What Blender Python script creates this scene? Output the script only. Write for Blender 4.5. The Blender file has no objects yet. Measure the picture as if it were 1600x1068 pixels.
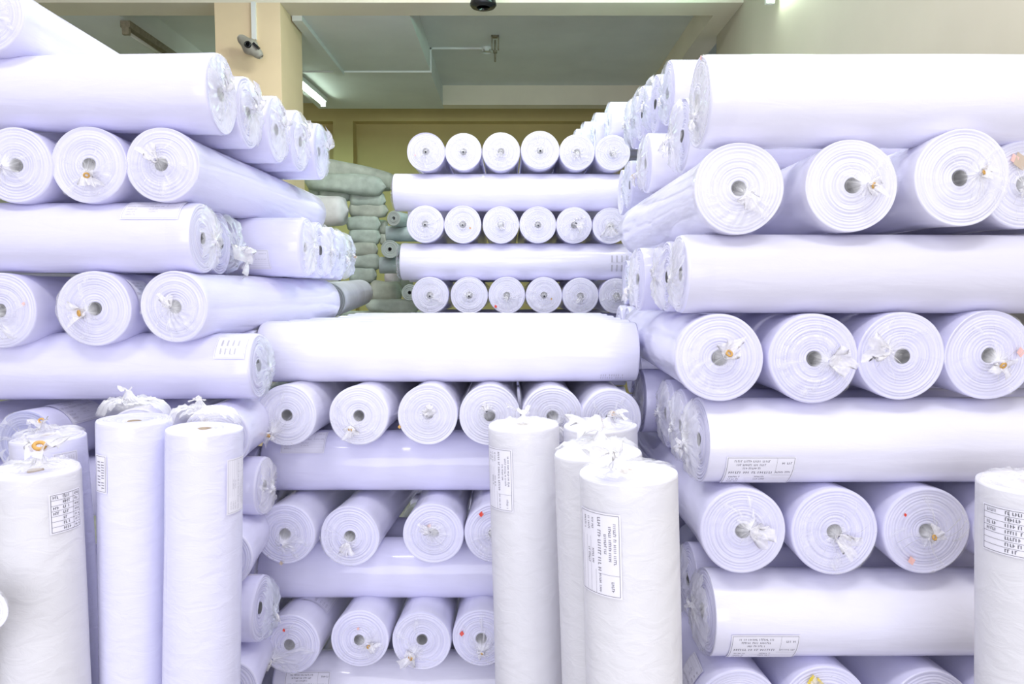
import bpy, math, random
from mathutils import Vector, Matrix

C = bpy.context.scene.collection
PI = math.pi
F = 1150.0                     # focal length in pixels of the 1600 px wide frame
PITCH = math.radians(3.93)     # camera looks slightly down
CAMZ = 1.87
CAM = Vector((0, 0, CAMZ))

def pix(px, py, Y):
    """World point at depth Y (metres in front of the camera) seen at a photo position."""
    x = (px - 800) / F
    v = -(py - 534) / F
    d = Vector((x, math.cos(PITCH) + v * math.sin(PITCH), -math.sin(PITCH) + v * math.cos(PITCH)))
    return CAM + d * (Y / d.y)

def rad(rp, Y):
    return rp * Y / F

# ------------------------------------------------------------------ materials
def new_mat(name):
    m = bpy.data.materials.new(name)
    m.use_nodes = True
    nt = m.node_tree
    b = nt.nodes['Principled BSDF']
    return m, nt, b

def N(nt, typ, **kw):
    n = nt.nodes.new(typ)
    for k, v in kw.items():
        setattr(n, k, v)
    return n

def plain(name, col, rough=0.6, noise=0.0, scale=8.0, bump=0.0, metal=0.0, emit=None, estr=0.0):
    m, nt, b = new_mat(name)
    b.inputs['Base Color'].default_value = (*col, 1)
    b.inputs['Roughness'].default_value = rough
    b.inputs['Metallic'].default_value = metal
    if noise > 0 or bump > 0:
        tc = N(nt, 'ShaderNodeTexCoord')
        nz = N(nt, 'ShaderNodeTexNoise')
        nz.inputs['Scale'].default_value = scale
        nz.inputs['Detail'].default_value = 5
        nt.links.new(tc.outputs['Object'], nz.inputs['Vector'])
        if noise > 0:
            r = N(nt, 'ShaderNodeValToRGB')
            r.color_ramp.elements[0].position = 0.3
            r.color_ramp.elements[1].position = 0.7
            r.color_ramp.elements[0].color = (*[c * (1 - noise) for c in col], 1)
            r.color_ramp.elements[1].color = (*[min(1, c * (1 + noise * .5)) for c in col], 1)
            nt.links.new(nz.outputs['Fac'], r.inputs['Fac'])
            nt.links.new(r.outputs['Color'], b.inputs['Base Color'])
        if bump > 0:
            bp = N(nt, 'ShaderNodeBump')
            bp.inputs['Strength'].default_value = bump
            bp.inputs['Distance'].default_value = 0.01
            nt.links.new(nz.outputs['Fac'], bp.inputs['Height'])
            nt.links.new(bp.outputs['Normal'], b.inputs['Normal'])
    if emit:
        b.inputs['Emission Color'].default_value = (*emit, 1)
        b.inputs['Emission Strength'].default_value = estr
    return m

def cloth(name, col, coat=0.9, wrinkle=0.55, crease=.07, mscale=(26, 26, 5)):
    """Tightly wound cloth under a clear shrink film: diffuse weave, film sheen, long diagonal film creases."""
    m, nt, b = new_mat(name)
    tc = N(nt, 'ShaderNodeTexCoord')
    # soft large mottling of the film
    mp = N(nt, 'ShaderNodeMapping')
    mp.inputs['Rotation'].default_value = (0.5, 0.35, 0.2)
    mp.inputs['Scale'].default_value = mscale
    nz = N(nt, 'ShaderNodeTexNoise')
    nz.inputs['Scale'].default_value = 1.0
    nz.inputs['Detail'].default_value = 4
    nz.inputs['Distortion'].default_value = 0.8
    nt.links.new(tc.outputs['Object'], mp.inputs['Vector'])
    nt.links.new(mp.outputs['Vector'], nz.inputs['Vector'])
    wv = N(nt, 'ShaderNodeTexNoise')
    wv.inputs['Scale'].default_value = 420
    nt.links.new(tc.outputs['Object'], wv.inputs['Vector'])
    b1 = N(nt, 'ShaderNodeBump')
    b1.inputs['Strength'].default_value = 0.08
    b1.inputs['Distance'].default_value = 0.002
    nt.links.new(wv.outputs['Fac'], b1.inputs['Height'])
    mp2 = N(nt, 'ShaderNodeMapping')
    mp2.inputs['Rotation'].default_value = (0.62, 0.4, 0.3)
    mp2.inputs['Scale'].default_value = (17, 17, 3.2)
    rg = N(nt, 'ShaderNodeTexNoise', noise_type='RIDGED_MULTIFRACTAL')
    rg.inputs['Scale'].default_value = 1.0
    rg.inputs['Detail'].default_value = 3
    rg.inputs['Distortion'].default_value = 0.5
    nt.links.new(tc.outputs['Object'], mp2.inputs['Vector'])
    nt.links.new(mp2.outputs['Vector'], rg.inputs['Vector'])
    b2 = N(nt, 'ShaderNodeBump')
    b2.inputs['Strength'].default_value = wrinkle
    b2.inputs['Distance'].default_value = 0.01
    nt.links.new(rg.outputs['Fac'], b2.inputs['Height'])
    b3 = N(nt, 'ShaderNodeBump')
    b3.inputs['Strength'].default_value = crease
    b3.inputs['Distance'].default_value = 0.03
    nt.links.new(nz.outputs['Fac'], b3.inputs['Height'])
    nt.links.new(b1.outputs['Normal'], b3.inputs['Normal'])
    nt.links.new(b3.outputs['Normal'], b.inputs['Normal'])
    nt.links.new(b2.outputs['Normal'], b.inputs['Coat Normal'])
    r = N(nt, 'ShaderNodeValToRGB')
    r.color_ramp.elements[0].position = 0.25
    r.color_ramp.elements[1].position = 0.75
    r.color_ramp.elements[0].color = (*[c * .965 for c in col], 1)
    r.color_ramp.elements[1].color = (*col, 1)
    nt.links.new(nz.outputs['Fac'], r.inputs['Fac'])
    nt.links.new(r.outputs['Color'], b.inputs['Base Color'])
    b.inputs['Roughness'].default_value = 0.7
    b.inputs['Specular IOR Level'].default_value = 0.25
    b.inputs['Coat Weight'].default_value = coat
    b.inputs['Coat Roughness'].default_value = 0.13
    return m

def cloth_edge(name, col, dark):
    """Cut edge of the wound cloth: fine concentric layers, alternating tone."""
    m, nt, b = new_mat(name)
    tc = N(nt, 'ShaderNodeTexCoord')
    sx = N(nt, 'ShaderNodeSeparateXYZ')
    nt.links.new(tc.outputs['Object'], sx.inputs['Vector'])
    cb = N(nt, 'ShaderNodeCombineXYZ')
    nt.links.new(sx.outputs['X'], cb.inputs['X'])
    nt.links.new(sx.outputs['Y'], cb.inputs['Y'])
    ln = N(nt, 'ShaderNodeVectorMath', operation='LENGTH')
    nt.links.new(cb.outputs['Vector'], ln.inputs[0])
    c2 = N(nt, 'ShaderNodeCombineXYZ')
    nt.links.new(ln.outputs['Value'], c2.inputs['X'])
    nz = N(nt, 'ShaderNodeTexNoise')
    nz.inputs['Scale'].default_value = 130
    nz.inputs['Detail'].default_value = 6
    nt.links.new(c2.outputs['Vector'], nz.inputs['Vector'])
    r = N(nt, 'ShaderNodeValToRGB')
    r.color_ramp.elements[0].position = 0.36
    r.color_ramp.elements[1].position = 0.60
    r.color_ramp.elements[0].color = (*dark, 1)  # shade of the crevices between layers is put into this darker colour
    r.color_ramp.elements[1].color = (*col, 1)
    nt.links.new(nz.outputs['Fac'], r.inputs['Fac'])
    nt.links.new(r.outputs['Color'], b.inputs['Base Color'])
    bp = N(nt, 'ShaderNodeBump')
    bp.inputs['Strength'].default_value = 0.35
    bp.inputs['Distance'].default_value = 0.003
    nt.links.new(nz.outputs['Fac'], bp.inputs['Height'])
    nt.links.new(bp.outputs['Normal'], b.inputs['Normal'])
    b.inputs['Roughness'].default_value = 0.8
    return m

def film(name, col, base=0.10, gain=0.75, rough=0.16):
    """Clear polythene: mostly see-through, milky where the film is gathered ('haze' attribute), glossy."""
    m = bpy.data.materials.new(name)
    m.use_nodes = True
    nt = m.node_tree
    nt.nodes.clear()
    out = N(nt, 'ShaderNodeOutputMaterial')
    tr = N(nt, 'ShaderNodeBsdfTransparent')
    tr.inputs['Color'].default_value = (.99, .99, .995, 1)
    pr = N(nt, 'ShaderNodeBsdfPrincipled')
    pr.inputs['Base Color'].default_value = (*col, 1)
    pr.inputs['Roughness'].default_value = rough
    pr.inputs['Specular IOR Level'].default_value = 0.7
    tc = N(nt, 'ShaderNodeTexCoord')
    nz = N(nt, 'ShaderNodeTexNoise')
    nz.inputs['Scale'].default_value = 38
    nz.inputs['Detail'].default_value = 3
    nt.links.new(tc.outputs['Object'], nz.inputs['Vector'])
    bp = N(nt, 'ShaderNodeBump')
    bp.inputs['Strength'].default_value = 0.5
    bp.inputs['Distance'].default_value = 0.008
    nt.links.new(nz.outputs['Fac'], bp.inputs['Height'])
    nt.links.new(bp.outputs['Normal'], pr.inputs['Normal'])
    at = N(nt, 'ShaderNodeAttribute', attribute_name='haze')
    lw = N(nt, 'ShaderNodeFresnel')
    lw.inputs['IOR'].default_value = 1.3
    a1 = N(nt, 'ShaderNodeMath', operation='MULTIPLY_ADD')
    nt.links.new(at.outputs['Fac'], a1.inputs[0])
    a1.inputs[1].default_value = gain
    a1.inputs[2].default_value = base
    a2 = N(nt, 'ShaderNodeMath', operation='MULTIPLY_ADD', use_clamp=True)
    a0 = N(nt, 'ShaderNodeMath', operation='MULTIPLY', use_clamp=True)
    nt.links.new(at.outputs['Fac'], a0.inputs[0])
    a0.inputs[1].default_value = 18
    a4 = N(nt, 'ShaderNodeMath', operation='MULTIPLY')
    nt.links.new(a0.outputs['Value'], a4.inputs[0])
    nt.links.new(lw.outputs['Fac'], a4.inputs[1])
    nt.links.new(a4.outputs['Value'], a2.inputs[0])
    a2.inputs[1].default_value = 0.35
    nt.links.new(a1.outputs['Value'], a2.inputs[2])
    mx = N(nt, 'ShaderNodeMixShader')
    nt.links.new(a2.outputs['Value'], mx.inputs['Fac'])
    nt.links.new(tr.outputs['BSDF'], mx.inputs[1])
    nt.links.new(pr.outputs['BSDF'], mx.inputs[2])
    nt.links.new(mx.outputs['Shader'], out.inputs['Surface'])
    return m

M = {}
LAV = (.765, .755, .955)
M['lav'] = cloth('cloth_lavender_white', LAV)
M['wht'] = cloth('cloth_neutral_white', (.82, .812, .945))
M['warm'] = cloth('cloth_warm_white', (.76, .755, .80), coat=.3, wrinkle=.6, crease=.16, mscale=(14, 14, 24))
M['slav'] = cloth('cloth_lavender_upright', (.77, .765, .95), coat=.6, wrinkle=.7, crease=.16, mscale=(12, 12, 26))
M['gry'] = cloth('cloth_grey_white', (.71, .70, .82), coat=.4, wrinkle=.5)
M['edge'] = cloth_edge('cloth_cut_edge', (.80, .79, .955), (.66, .655, .87))
M['edgew'] = cloth_edge('cloth_cut_edge_white', (.84, .835, .94), (.73, .725, .88))
M['edgeb'] = cloth_edge('cloth_cut_edge_bluish', (.52, .53, .76), (.30, .31, .55))
M['edgeg'] = cloth_edge('cloth_cut_edge_grey', (.40, .43, .42), (.26, .29, .29))
M['film'] = film('clear_polythene', (.92, .92, .96), base=.0, gain=.8)
M['filmk'] = film('gathered_polythene', (.93, .92, .94), base=.22, gain=.6)
M['filmb'] = film('bluish_polythene', (.80, .84, .94), base=.0, gain=.8)
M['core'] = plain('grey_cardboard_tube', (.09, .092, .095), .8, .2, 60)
M['tan'] = plain('tan_cardboard_tube', (.50, .40, .30), .8, .2, 60)
M['tie'] = plain('orange_brown_tie', (.62, .36, .10), .6)
M['tied'] = plain('dark_tie', (.12, .10, .08), .6)
M['yel'] = plain('yellow_tape', (.85, .66, .03), .45)
M['red'] = plain('red_sticker', (.80, .07, .04), .5)
M['pink'] = plain('pink_sticker', (.86, .52, .48), .5)
M['kraft'] = plain('kraft_tape', (.55, .45, .36), .6)
M['paper'] = plain('label_paper', (.84, .83, .92), .7)
M['ink'] = plain('label_ink', (.22, .21, .25), .7)
M['inkl'] = plain('faint_label_ink', (.52, .51, .58), .7)
M['inkd'] = plain('dark_label_ink', (.10, .10, .12), .7)
M['ggreen'] = plain('grey_green_wrapper', (.47, .53, .49), .5, .25, 9, .5)
M['gblue'] = plain('grey_blue_wrapper', (.42, .49, .51), .5, .2, 9, .4)
M['golive'] = plain('grey_olive_wrapper', (.46, .48, .43), .5, .25, 9, .5)
M['gpink'] = plain('grey_pink_wrapper', (.62, .58, .62), .5, .2, 9, .4)
M['gwhite'] = plain('dull_white_wrapper', (.68, .67, .70), .45, .12, 9, .4)
M['tail'] = plain('grey_film_wrapper', (.48, .50, .56), .3, .2, 7, .4)

# ------------------------------------------------------------------ object helpers
def link(name, me, mat=None, parent=None, smooth=True):
    o = bpy.data.objects.new(name, me)
    C.objects.link(o)
    if mat:
        for mm in (mat if isinstance(mat, (list, tuple)) else [mat]):
            me.materials.append(mm)
    if smooth:
        me.polygons.foreach_set('use_smooth', [True] * len(me.polygons))
    if parent:
        o.parent = parent
    return o

def mesh(name, v, f):
    me = bpy.data.meshes.new(name)
    me.from_pydata(v, [], f)
    me.update()
    return me

def tag(o, label, cat, group=None, kind=None):
    o['label'] = label
    o['category'] = cat
    if group: o['group'] = group
    if kind: o['kind'] = kind
    return o

def empty(name, mat4, label, cat, group=None):
    o = bpy.data.objects.new(name, None)
    o.empty_display_size = 0.05
    C.objects.link(o)
    o.matrix_world = mat4
    return tag(o, label, cat, group)

def grid_faces(rows, n, close=True, base=0):
    fs = []
    for i in range(rows - 1):
        for j in range(n if close else n - 1):
            a = base + i * n + j
            b = base + i * n + (j + 1) % n
            fs.append((a, b, b + n, a + n))
    return fs

def box(v, f, x0, x1, y0, y1, z0, z1):
    b = len(v)
    v += [(x0, y0, z0), (x1, y0, z0), (x1, y1, z0), (x0, y1, z0), (x0, y0, z1), (x1, y0, z1), (x1, y1, z1), (x0, y1, z1)]
    f += [tuple(b + i for i in q) for q in ((0, 3, 2, 1), (4, 5, 6, 7), (0, 1, 5, 4), (1, 2, 6, 5), (2, 3, 7, 6), (3, 0, 4, 7))]

def lathe(prof, n=24):
    v, f = [], []
    for (r, z) in prof:
        for j in range(n):
            t = 2 * PI * j / n
            v.append((r * math.cos(t), r * math.sin(t), z))
    f = grid_faces(len(prof), n)
    f.append(tuple(range(n)))
    f.append(tuple((len(prof) - 1) * n + j for j in reversed(range(n))))
    return v, f

def smooth01(t):
    t = max(0.0, min(1.0, t))
    return t * t * (3 - 2 * t)

# ------------------------------------------------------------------ the roll of cloth
def cloth_mesh(L, R0, R1, rnd, seg, neck, lump, dish, rc, detail, seam=None):
    prof = []                                   # (z, r, is_face)
    nr = max(5, int((R0 - rc) / .0085)) if detail else 4
    prof.append((.05, rc, 1))
    step = 0.0
    rings = []
    for i in range(nr):
        ra = rc + (R0 * .985 - rc) * (i + rnd.uniform(-.32, .32) * (i > 0)) / nr
        step += rnd.uniform(-.0022, .0022)
        rings.append((ra, step))
    for i, (ra, st) in enumerate(rings):
        rb = rings[i + 1][0] if i + 1 < nr else R0 * .985
        q = dish * (1 - (ra / R0) ** 2)
        prof.append((q + st + rnd.choice((.0015, .0025, .0045)), ra, 1))
        prof.append((q + st - .001, ra + (rb - ra) * .28, 1))
        prof.append((q + st - .001, ra + (rb - ra) * .78, 1))
    prof.append((.0015, R0 * .99, 1))
    prof.append((.007, R0, 0))
    ns = 14 if detail else 5
    for i in range(1, ns):
        prof.append((.007 + (L - .014) * (i / ns) ** 1.35, None, 0))
    prof.append((L - .007, None, 0))
    prof.append((L, 'e', 1))
    prof.append((L, rc, 1))
    prof.append((L - .05, rc, 1))
    p1, p2, p3, p4 = [rnd.uniform(0, 6.28) for _ in range(4)]
    v, flag = [], []
    for (z, r, isf) in prof:
        rr = R0 + (R1 - R0) * max(0, z) / L
        if neck: rr *= 1 - neck * smooth01((z - .01) / .16)
        if r is None: r = rr
        elif r == 'e': r = rr * .98
        for j in range(seg):
            t = 2 * PI * j / seg
            k = 1 + lump * (.006 * math.sin(2 * t + p1) + .005 * math.sin(3 * t + p2 + 5 * z) + .003 * math.sin(5 * t + p3 + 11 * z))
            if seam is not None: k += .018 * (((t - seam) / (2 * PI)) % 1.0)
            dz = .0016 * math.sin(2 * t + p4 + r * 60) * (1 if isf and z < L * .5 else 0)
            a = r * k
            v.append((a * math.cos(t), a * math.sin(t), z + dz))
        flag.append(isf)
    f = grid_faces(len(prof), seg)
    me = mesh('cloth_roll', v, f)
    idx = []
    for i in range(len(prof) - 1):
        idx += [1 if (flag[i] and flag[i + 1]) else 0] * seg
    me.polygons.foreach_set('material_index', idx)
    return me

def set_haze(me, h):
    a = me.attributes.new('haze', 'FLOAT', 'POINT')
    a.data.foreach_set('value', h)

def wrap_mesh(R, rnd, seg, bag, kx, ky, swirl, lift):
    """Film stretched over a roll end and gathered to a tied point (kx, ky)."""
    rows = [(.075, 1.006), (.03, 1.012), (.002, 1.016), (-.006 - bag * .25, .985), (-.007 - bag * .6, .90), (-.008 - bag * .85, .76),
            (-.009 - bag, .60), (-.010 - bag, .44), (-.012 - bag, .30), (-.014 - bag, .18), (-.018 - bag - lift, .09), (-.026 - bag - lift, .045)]
    ks = [(rnd.randint(5, 8), rnd.uniform(0, 6.28)), (rnd.randint(9, 14), rnd.uniform(0, 6.28)), (rnd.randint(15, 23), rnd.uniform(0, 6.28))]
    lo = [(rnd.randint(2, 3), rnd.uniform(0, 6.28)), (rnd.randint(4, 6), rnd.uniform(0, 6.28))]
    pal = rnd.uniform(0, 6.28)
    v, h = [], []
    for (z, q) in rows:
        for j in range(seg):
            t = 2 * PI * j / seg
            bend = .35 * math.sin(9 * q + 2 * t + pal)
            pl = sum(w * math.sin(k * (t + bend * (1 - q)) + p) for (k, p), w in zip(ks, (.40, .35, .25)))
            inr = smooth01((1.0 - q) / .25)
            mid = inr * smooth01(q / .25)
            wob = 1 + .012 * math.sin(lo[0][0] * t + lo[0][1]) + .011 * math.sin(lo[1][0] * t + lo[1][1]) + .004 * pl
            tt = t + swirl * (1 - q) * inr
            rr = R * q * (wob if q > .8 else 1 + .03 * pl)
            s = (1 - q) * inr
            x = rr * math.cos(tt) + kx * s
            y = rr * math.sin(tt) + ky * s
            zz = z - abs(pl) * (.011 * mid + .10 * bag * mid) - (.003 * pl if q > .95 and z < .05 else 0)
            v.append((x, y, zz))
            crease = max(0, pl) ** 3 * 1.6
            sect = .5 + .5 * math.sin(t + pal)
            h.append(min(1, inr * (crease * (.10 + .34 * sect) + (.20 if bag > .03 and q > .5 else .08) + .34 * sect * (.5 + .5 * math.sin(5 * q + pal)) + .5 * smooth01((.36 - q) / .28)) ))
    f = grid_faces(len(rows), seg)
    me = mesh('polythene_wrap', v, f)
    set_haze(me, h)
    return me

def knot_mesh(s, rnd, ax, ay):
    """Crumpled tail of film beyond the tie; droops along (ax, ay) in the plane of the roll end."""
    seg, rows = 22, 8
    p = [rnd.uniform(0, 6.28) for _ in range(5)]
    v, h = [], []
    for i in range(rows):
        q = i / (rows - 1)
        cx = ax * s * (.85 * q ** 1.2)
        cy = ay * s * (.85 * q ** 1.2)
        cz = -s * (.10 + .75 * q - .55 * q * q)
        w = s * (.16 + .52 * q ** .7)
        for j in range(seg):
            t = 2 * PI * j / seg
            k = 1 + q * (.38 * math.sin(3 * t + p[0]) + .28 * math.sin(5 * t + p[1] + q * 2) + .22 * math.sin(8 * t + p[2]))
            a = w * k
            v.append((cx + a * math.cos(t) * (1 - .35 * abs(ax)), cy + a * math.sin(t) * (1 - .35 * abs(ay)),
                      cz - a * .28 * math.sin(2 * t + p[3]) - .14 * s * q * math.sin(7 * t + p[4])))
            h.append(.25 + .6 * rnd.random() * (1 - .4 * q))
    me = mesh('gathered_tail', v, grid_faces(rows, seg))
    set_haze(me, h)
    return me

def torus(cx, cy, cz, R, r, nx=0, ny=0, n=14, m=7):
    zax = Vector((nx, ny, -1)).normalized()
    xax = zax.orthogonal().normalized()
    yax = zax.cross(xax)
    v = []
    for i in range(n):
        a = 2 * PI * i / n
        d = xax * math.cos(a) + yax * math.sin(a)
        for j in range(m):
            b = 2 * PI * j / m
            v.append(tuple(Vector((cx, cy, cz)) + d * (R + r * math.cos(b)) + zax * r * math.sin(b)))
    f = [(i * m + j, ((i + 1) % n) * m + j, ((i + 1) % n) * m + (j + 1) % m, i * m + (j + 1) % m) for i in range(n) for j in range(m)]
    return mesh('tie', v, f)

def frame_for(P0, P1, front):
    z = (P1 - P0).normalized()
    ref = Vector((0, -1, 0)) if front == 'stand' else Vector((0, 0, 1))
    x = (ref - z * ref.dot(z)).normalized()
    y = z.cross(x)
    m = Matrix((x, y, z)).transposed().to_4x4()
    m.translation = P0
    return m

def strokes(rects, u0, u1, v0, h, rnd, dens=.8):
    """A line of small illegible type: letter-like vertical strokes."""
    u = u0
    while u < u1:
        w = rnd.randint(2, 7)
        for _ in range(w):
            if u > u1: break
            rects.append((u, u + h * .22, v0, v0 + h))
            if rnd.random() < .6: rects.append((u, u + h * .55, v0 + h * rnd.choice((0, .42, .82)), None))
            u += h * .72
        u += h * .55

def label_rects(style, W, H, rnd):
    t = .0011
    R_ = []
    def hl(v, a=0, b=W, tt=t): R_.append((a, b, v - tt / 2, v + tt / 2))
    def vl(u, a=0, b=H, tt=t): R_.append((u - tt / 2, u + tt / 2, a, b))
    if style != 'marks':
        hl(0); hl(H); vl(0); vl(W)
    if style == 'sheet':
        vl(W * .74, H * .52, H, .0006)
        for k, (a, b) in enumerate(((.10, .62), (.14, .58), (.24, .50))):
            strokes(R_, W * a, W * b, H * (.88 - .105 * k), H * .055, rnd)
        strokes(R_, W * .82, W * .97, H * .82, H * .06, rnd)
        strokes(R_, W * .04, W * .70, H * .52, H * .075, rnd)
        strokes(R_, W * .74, W * .96, H * .54, H * .05, rnd)
        hl(H * .46, W * .7, W, .0006)
        for k in range(3):
            strokes(R_, W * .06, W * .22, H * (.36 - .12 * k), H * .05, rnd)
            if k < 2: strokes(R_, W * .45, W * .62, H * (.36 - .12 * k), H * .05, rnd)
            hl(H * (.32 - .12 * k), W * .3, W, .0005)
    elif style == 'table':
        n = 7
        for k in range(1, n): hl(H * k / n, tt=.0008)
        vl(W * .42, H * .72, H, .0008); vl(W * .72, tt=.0008)
        for k in range(n):
            if k in (2, 3, 0): strokes(R_, W * .06, W * .22, H * (1 - (k + .72) / n), H * .07, rnd)
            strokes(R_, W * .36, W * rnd.uniform(.52, .66), H * (1 - (k + .72) / n), H * .075, rnd)
            strokes(R_, W * .78, W * .95, H * (1 - (k + .70) / n), H * .06, rnd)
    elif style == 'marks':
        strokes(R_, 0, W, H * .56, H * .40, rnd)
        strokes(R_, 0, W, 0, H * .40, rnd)
    elif style == 'block':
        strokes(R_, W * .15, W * .9, H * .50, H * .30, rnd)
        strokes(R_, W * .15, W * .9, H * .12, H * .26, rnd)
    out = []
    for q in R_:
        if q[3] is None: q = (q[0], q[1], q[2], q[2] + H * .014)
        out.append(q)
    return out

def add_label(root, spec, Rf, rnd):
    """spec: style, phi (deg around the roll from its reference side), z centre, W (reading direction), H, dz/dphi signs, ink."""
    style, phi, zc, W, H, orient = spec[:6]
    ink = spec[6] if len(spec) > 6 else 'ink'
    def P(u, v, e):
        uu, vv = u - W / 2, v - H / 2
        su, sv = orient[1], orient[2]
        if orient[0] == 'ax': z, a = zc + su * uu, sv * vv       # text runs along the axis
        else: z, a = zc + sv * vv, su * uu                        # text runs around the roll
        R = Rf(z) + e
        t = math.radians(phi) + a / R
        return (R * math.cos(t), R * math.sin(t), z)
    def patch(rects, e, nd=8):
        v, f = [], []
        for (u0, u1, v0, v1) in rects:
            nu = max(1, int(abs(u1 - u0) / .008)); nv = max(1, int(abs(v1 - v0) / .008))
            b = len(v)
            for i in range(nu + 1):
                for j in range(nv + 1):
                    v.append(P(u0 + (u1 - u0) * i / nu, v0 + (v1 - v0) * j / nv, e))
            for i in range(nu):
                for j in range(nv):
                    a = b + i * (nv + 1) + j
                    f.append((a, a + 1, a + nv + 2, a + nv + 1))
        return mesh('label', v, f)
    if style == 'marks':
        link('printing', patch(label_rects(style, W, H, rnd), .0030), M[ink], root)
        return
    m_ = .004
    lab = link('paper_label', patch([(-m_, W + m_, -m_, H + m_)], .0022), M['paper'], root)
    link('printing', patch(label_rects(style, W, H, rnd), .0030), M[ink], lab)

count = [0]
def roll(label, P0, P1, R0, R1=None, group=None, front='end', mat='lav', edge='edge', px=60, neck=0.0, lump=1.0, dish=None,
         wrap=1, bag=0.0, knot=None, ksize=None, tie=None, hole='core', stickers=(), lab=None, far_wrap=False, name='fabric_roll',
         swirl=None, lift=0.0, filmmat='film', core=True, seam=None):
    count[0] += 1
    rnd = random.Random(count[0] * 7919 + 13)
    R1 = R1 or R0
    L = (P1 - P0).length
    root = empty(name, frame_for(P0, P1, front), label, 'roll', group)
    seg = 64 if px > 40 else (40 if px > 22 else 20)
    detail = px > 22
    rc = .021 * (R0 / .125) ** .5
    if dish is None: dish = rnd.uniform(-.006, .008)
    me = cloth_mesh(L, R0, R1, rnd, seg, neck, lump, dish, rc, detail, seam)
    link('fabric', me, [M[mat], M[edge]], root)
    if px <= 12: return root
    if core:
        q = dish
        v, f = [], []
        n = 24
        for (r, z) in ((rc * .99, q + .05), (rc * .99, q - .002), (rc * .86, q - .002), (rc * .84, q + .12), (.0005, q + .125)):
            for j in range(n):
                t = 2 * PI * j / n
                v.append((r * math.cos(t), r * math.sin(t), z))
        link('core_tube', mesh('core', v, grid_faces(5, n)), M[hole], root)
    if wrap:
        a = rnd.uniform(0, 6.28)
        if knot is None:
            d = rnd.uniform(.03, .16) * R0
            kx, ky = d * math.cos(a) - .05 * R0, d * math.sin(a)
        else:
            kx, ky = -knot[1] * R0, knot[0] * R0
        if swirl is None: swirl = rnd.uniform(-.5, .5)
        w = link('plastic_wrap', wrap_mesh(R0 * 1.004, rnd, seg + 16 if detail else seg, bag, kx, ky, swirl, lift), M[filmmat], root)
        if ksize is None: ksize = rnd.uniform(.36, .55)
        if detail and ksize > 0:
            ang = math.atan2(ky, kx) + rnd.uniform(-.5, .5)
            ax, ay = math.cos(ang), math.sin(ang)
            if knot is not None and len(knot) > 2: ax, ay = -knot[3], knot[2]
            kz = -.022 - bag - lift
            kn = knot_mesh(ksize * R0, rnd, ax, ay)
            for vv in kn.vertices:
                vv.co.x += kx; vv.co.y += ky; vv.co.z += kz
            k = link('knot', kn, M['filmk'], w)
            tm = tie if tie is not None else rnd.choice(('tie', None, None))
            if tm:
                s = ksize * R0
                link('tie', torus(kx + ax * s * .3, ky + ay * s * .3, kz - s * .32, s * .17, s * .07, ax, ay), M[tm], k)
    if far_wrap:
        fm = wrap_mesh(R1 * 1.004, rnd, seg, .03, 0, 0, .3, 0)
        for vv in fm.vertices:
            vv.co.z = L - vv.co.z
        link('plastic_wrap', fm, M['filmb'], root)
    for (dx, dy, sz, mn) in stickers:          # in fractions of the radius: right, down
        x, y, s = -dy * R0, dx * R0, sz * R0
        a = rnd.uniform(-.4, .4)
        c, d = math.cos(a) * s, math.sin(a) * s
        q = -.0125 - bag
        v = [(x + c, y + d, q), (x - d * .8, y + c * .8, q - .001), (x - c, y - d, q), (x + d * .8, y - c * .8, q - .002)]
        v += [(p[0], p[1], p[2] + .0016) for p in v]
        f = [(0, 1, 2, 3), (7, 6, 5, 4), (0, 4, 5, 1), (1, 5, 6, 2), (2, 6, 7, 3), (3, 7, 4, 0)]
        link('sticker', mesh('sticker', v, f), M[mn], root, smooth=False)
    if lab:
        def Rf(z):
            r = (R0 + (R1 - R0) * z / L)
            if neck: r *= 1 - neck * smooth01((z - .01) / .16)
            return r * (1 + .013 * lump)
        for sp in (lab if isinstance(lab, list) else [lab]):
            add_label(root, sp, Rf, rnd)
    return root

def erow(label, x, y, r, Y, yaw=-.5, L=1.46, tilt=0.0, group=None, neck=.055, **kw):
    """A roll seen end-on: its face at photo position (x, y), running away into the stack."""
    P0 = pix(x, y, Y)
    a, b = math.radians(yaw), math.radians(tilt)
    d = Vector((math.sin(a) * math.cos(b), math.cos(a) * math.cos(b), math.sin(b)))
    return roll(label, P0, P0 + d * L, rad(r, Y), group=group, neck=neck, px=r, **kw)

def hrow(label, x, y, r, Y, side, L=1.46, yaw=0.0, group=None, taper=1.0, **kw):
    """A roll lying across the view: its near/visible end centred at (x, y); side -1 runs left, +1 runs right."""
    P0 = pix(x, y, Y)
    a = math.radians(yaw)
    d = Vector((side * math.cos(a), math.sin(a), 0))
    R = rad(r, Y)
    return roll(label, P0, P0 + d * L, R, R * taper, group=group, px=r, **kw)

ORD = ['first', 'second', 'third', 'fourth', 'fifth', 'sixth', 'seventh', 'eighth']

# ================================================================== LEFT STACK
YL = 2.40
erow('lone white roll laid end-on over the very top of the left stack', -22, 22, 58, 2.36, L=1.46, group='end-on rolls of the left stack', ksize=.2)
g = 'crosswise rolls in the top layer of the left stack'
tops = [(345, 148, 60.5, 2.50, 'nearest of five, showing its round dark-cored end'), (388, 177, 53.5, 2.75, 'second of the five stepping back'),
        (432, 203, 50, 3.0, 'third of the five stepping back'), (467, 221, 46, 3.25, 'fourth of the five stepping back'),
        (500, 237, 42.5, 3.5, 'farthest of five, bluish film at its end')]
for i, (x, y, r, Y, s) in enumerate(tops):
    hrow('white crosswise roll in left stack\'s top layer, ' + s, x, y, r, Y, -1, group=g, taper=.82 if i == 0 else .95,
         knot=(-.15, -.1), filmmat='filmb' if i == 4 else 'film', tie='', bag=.012 if i else 0)
g = 'end-on rolls in the upper layer of the left stack'
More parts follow.
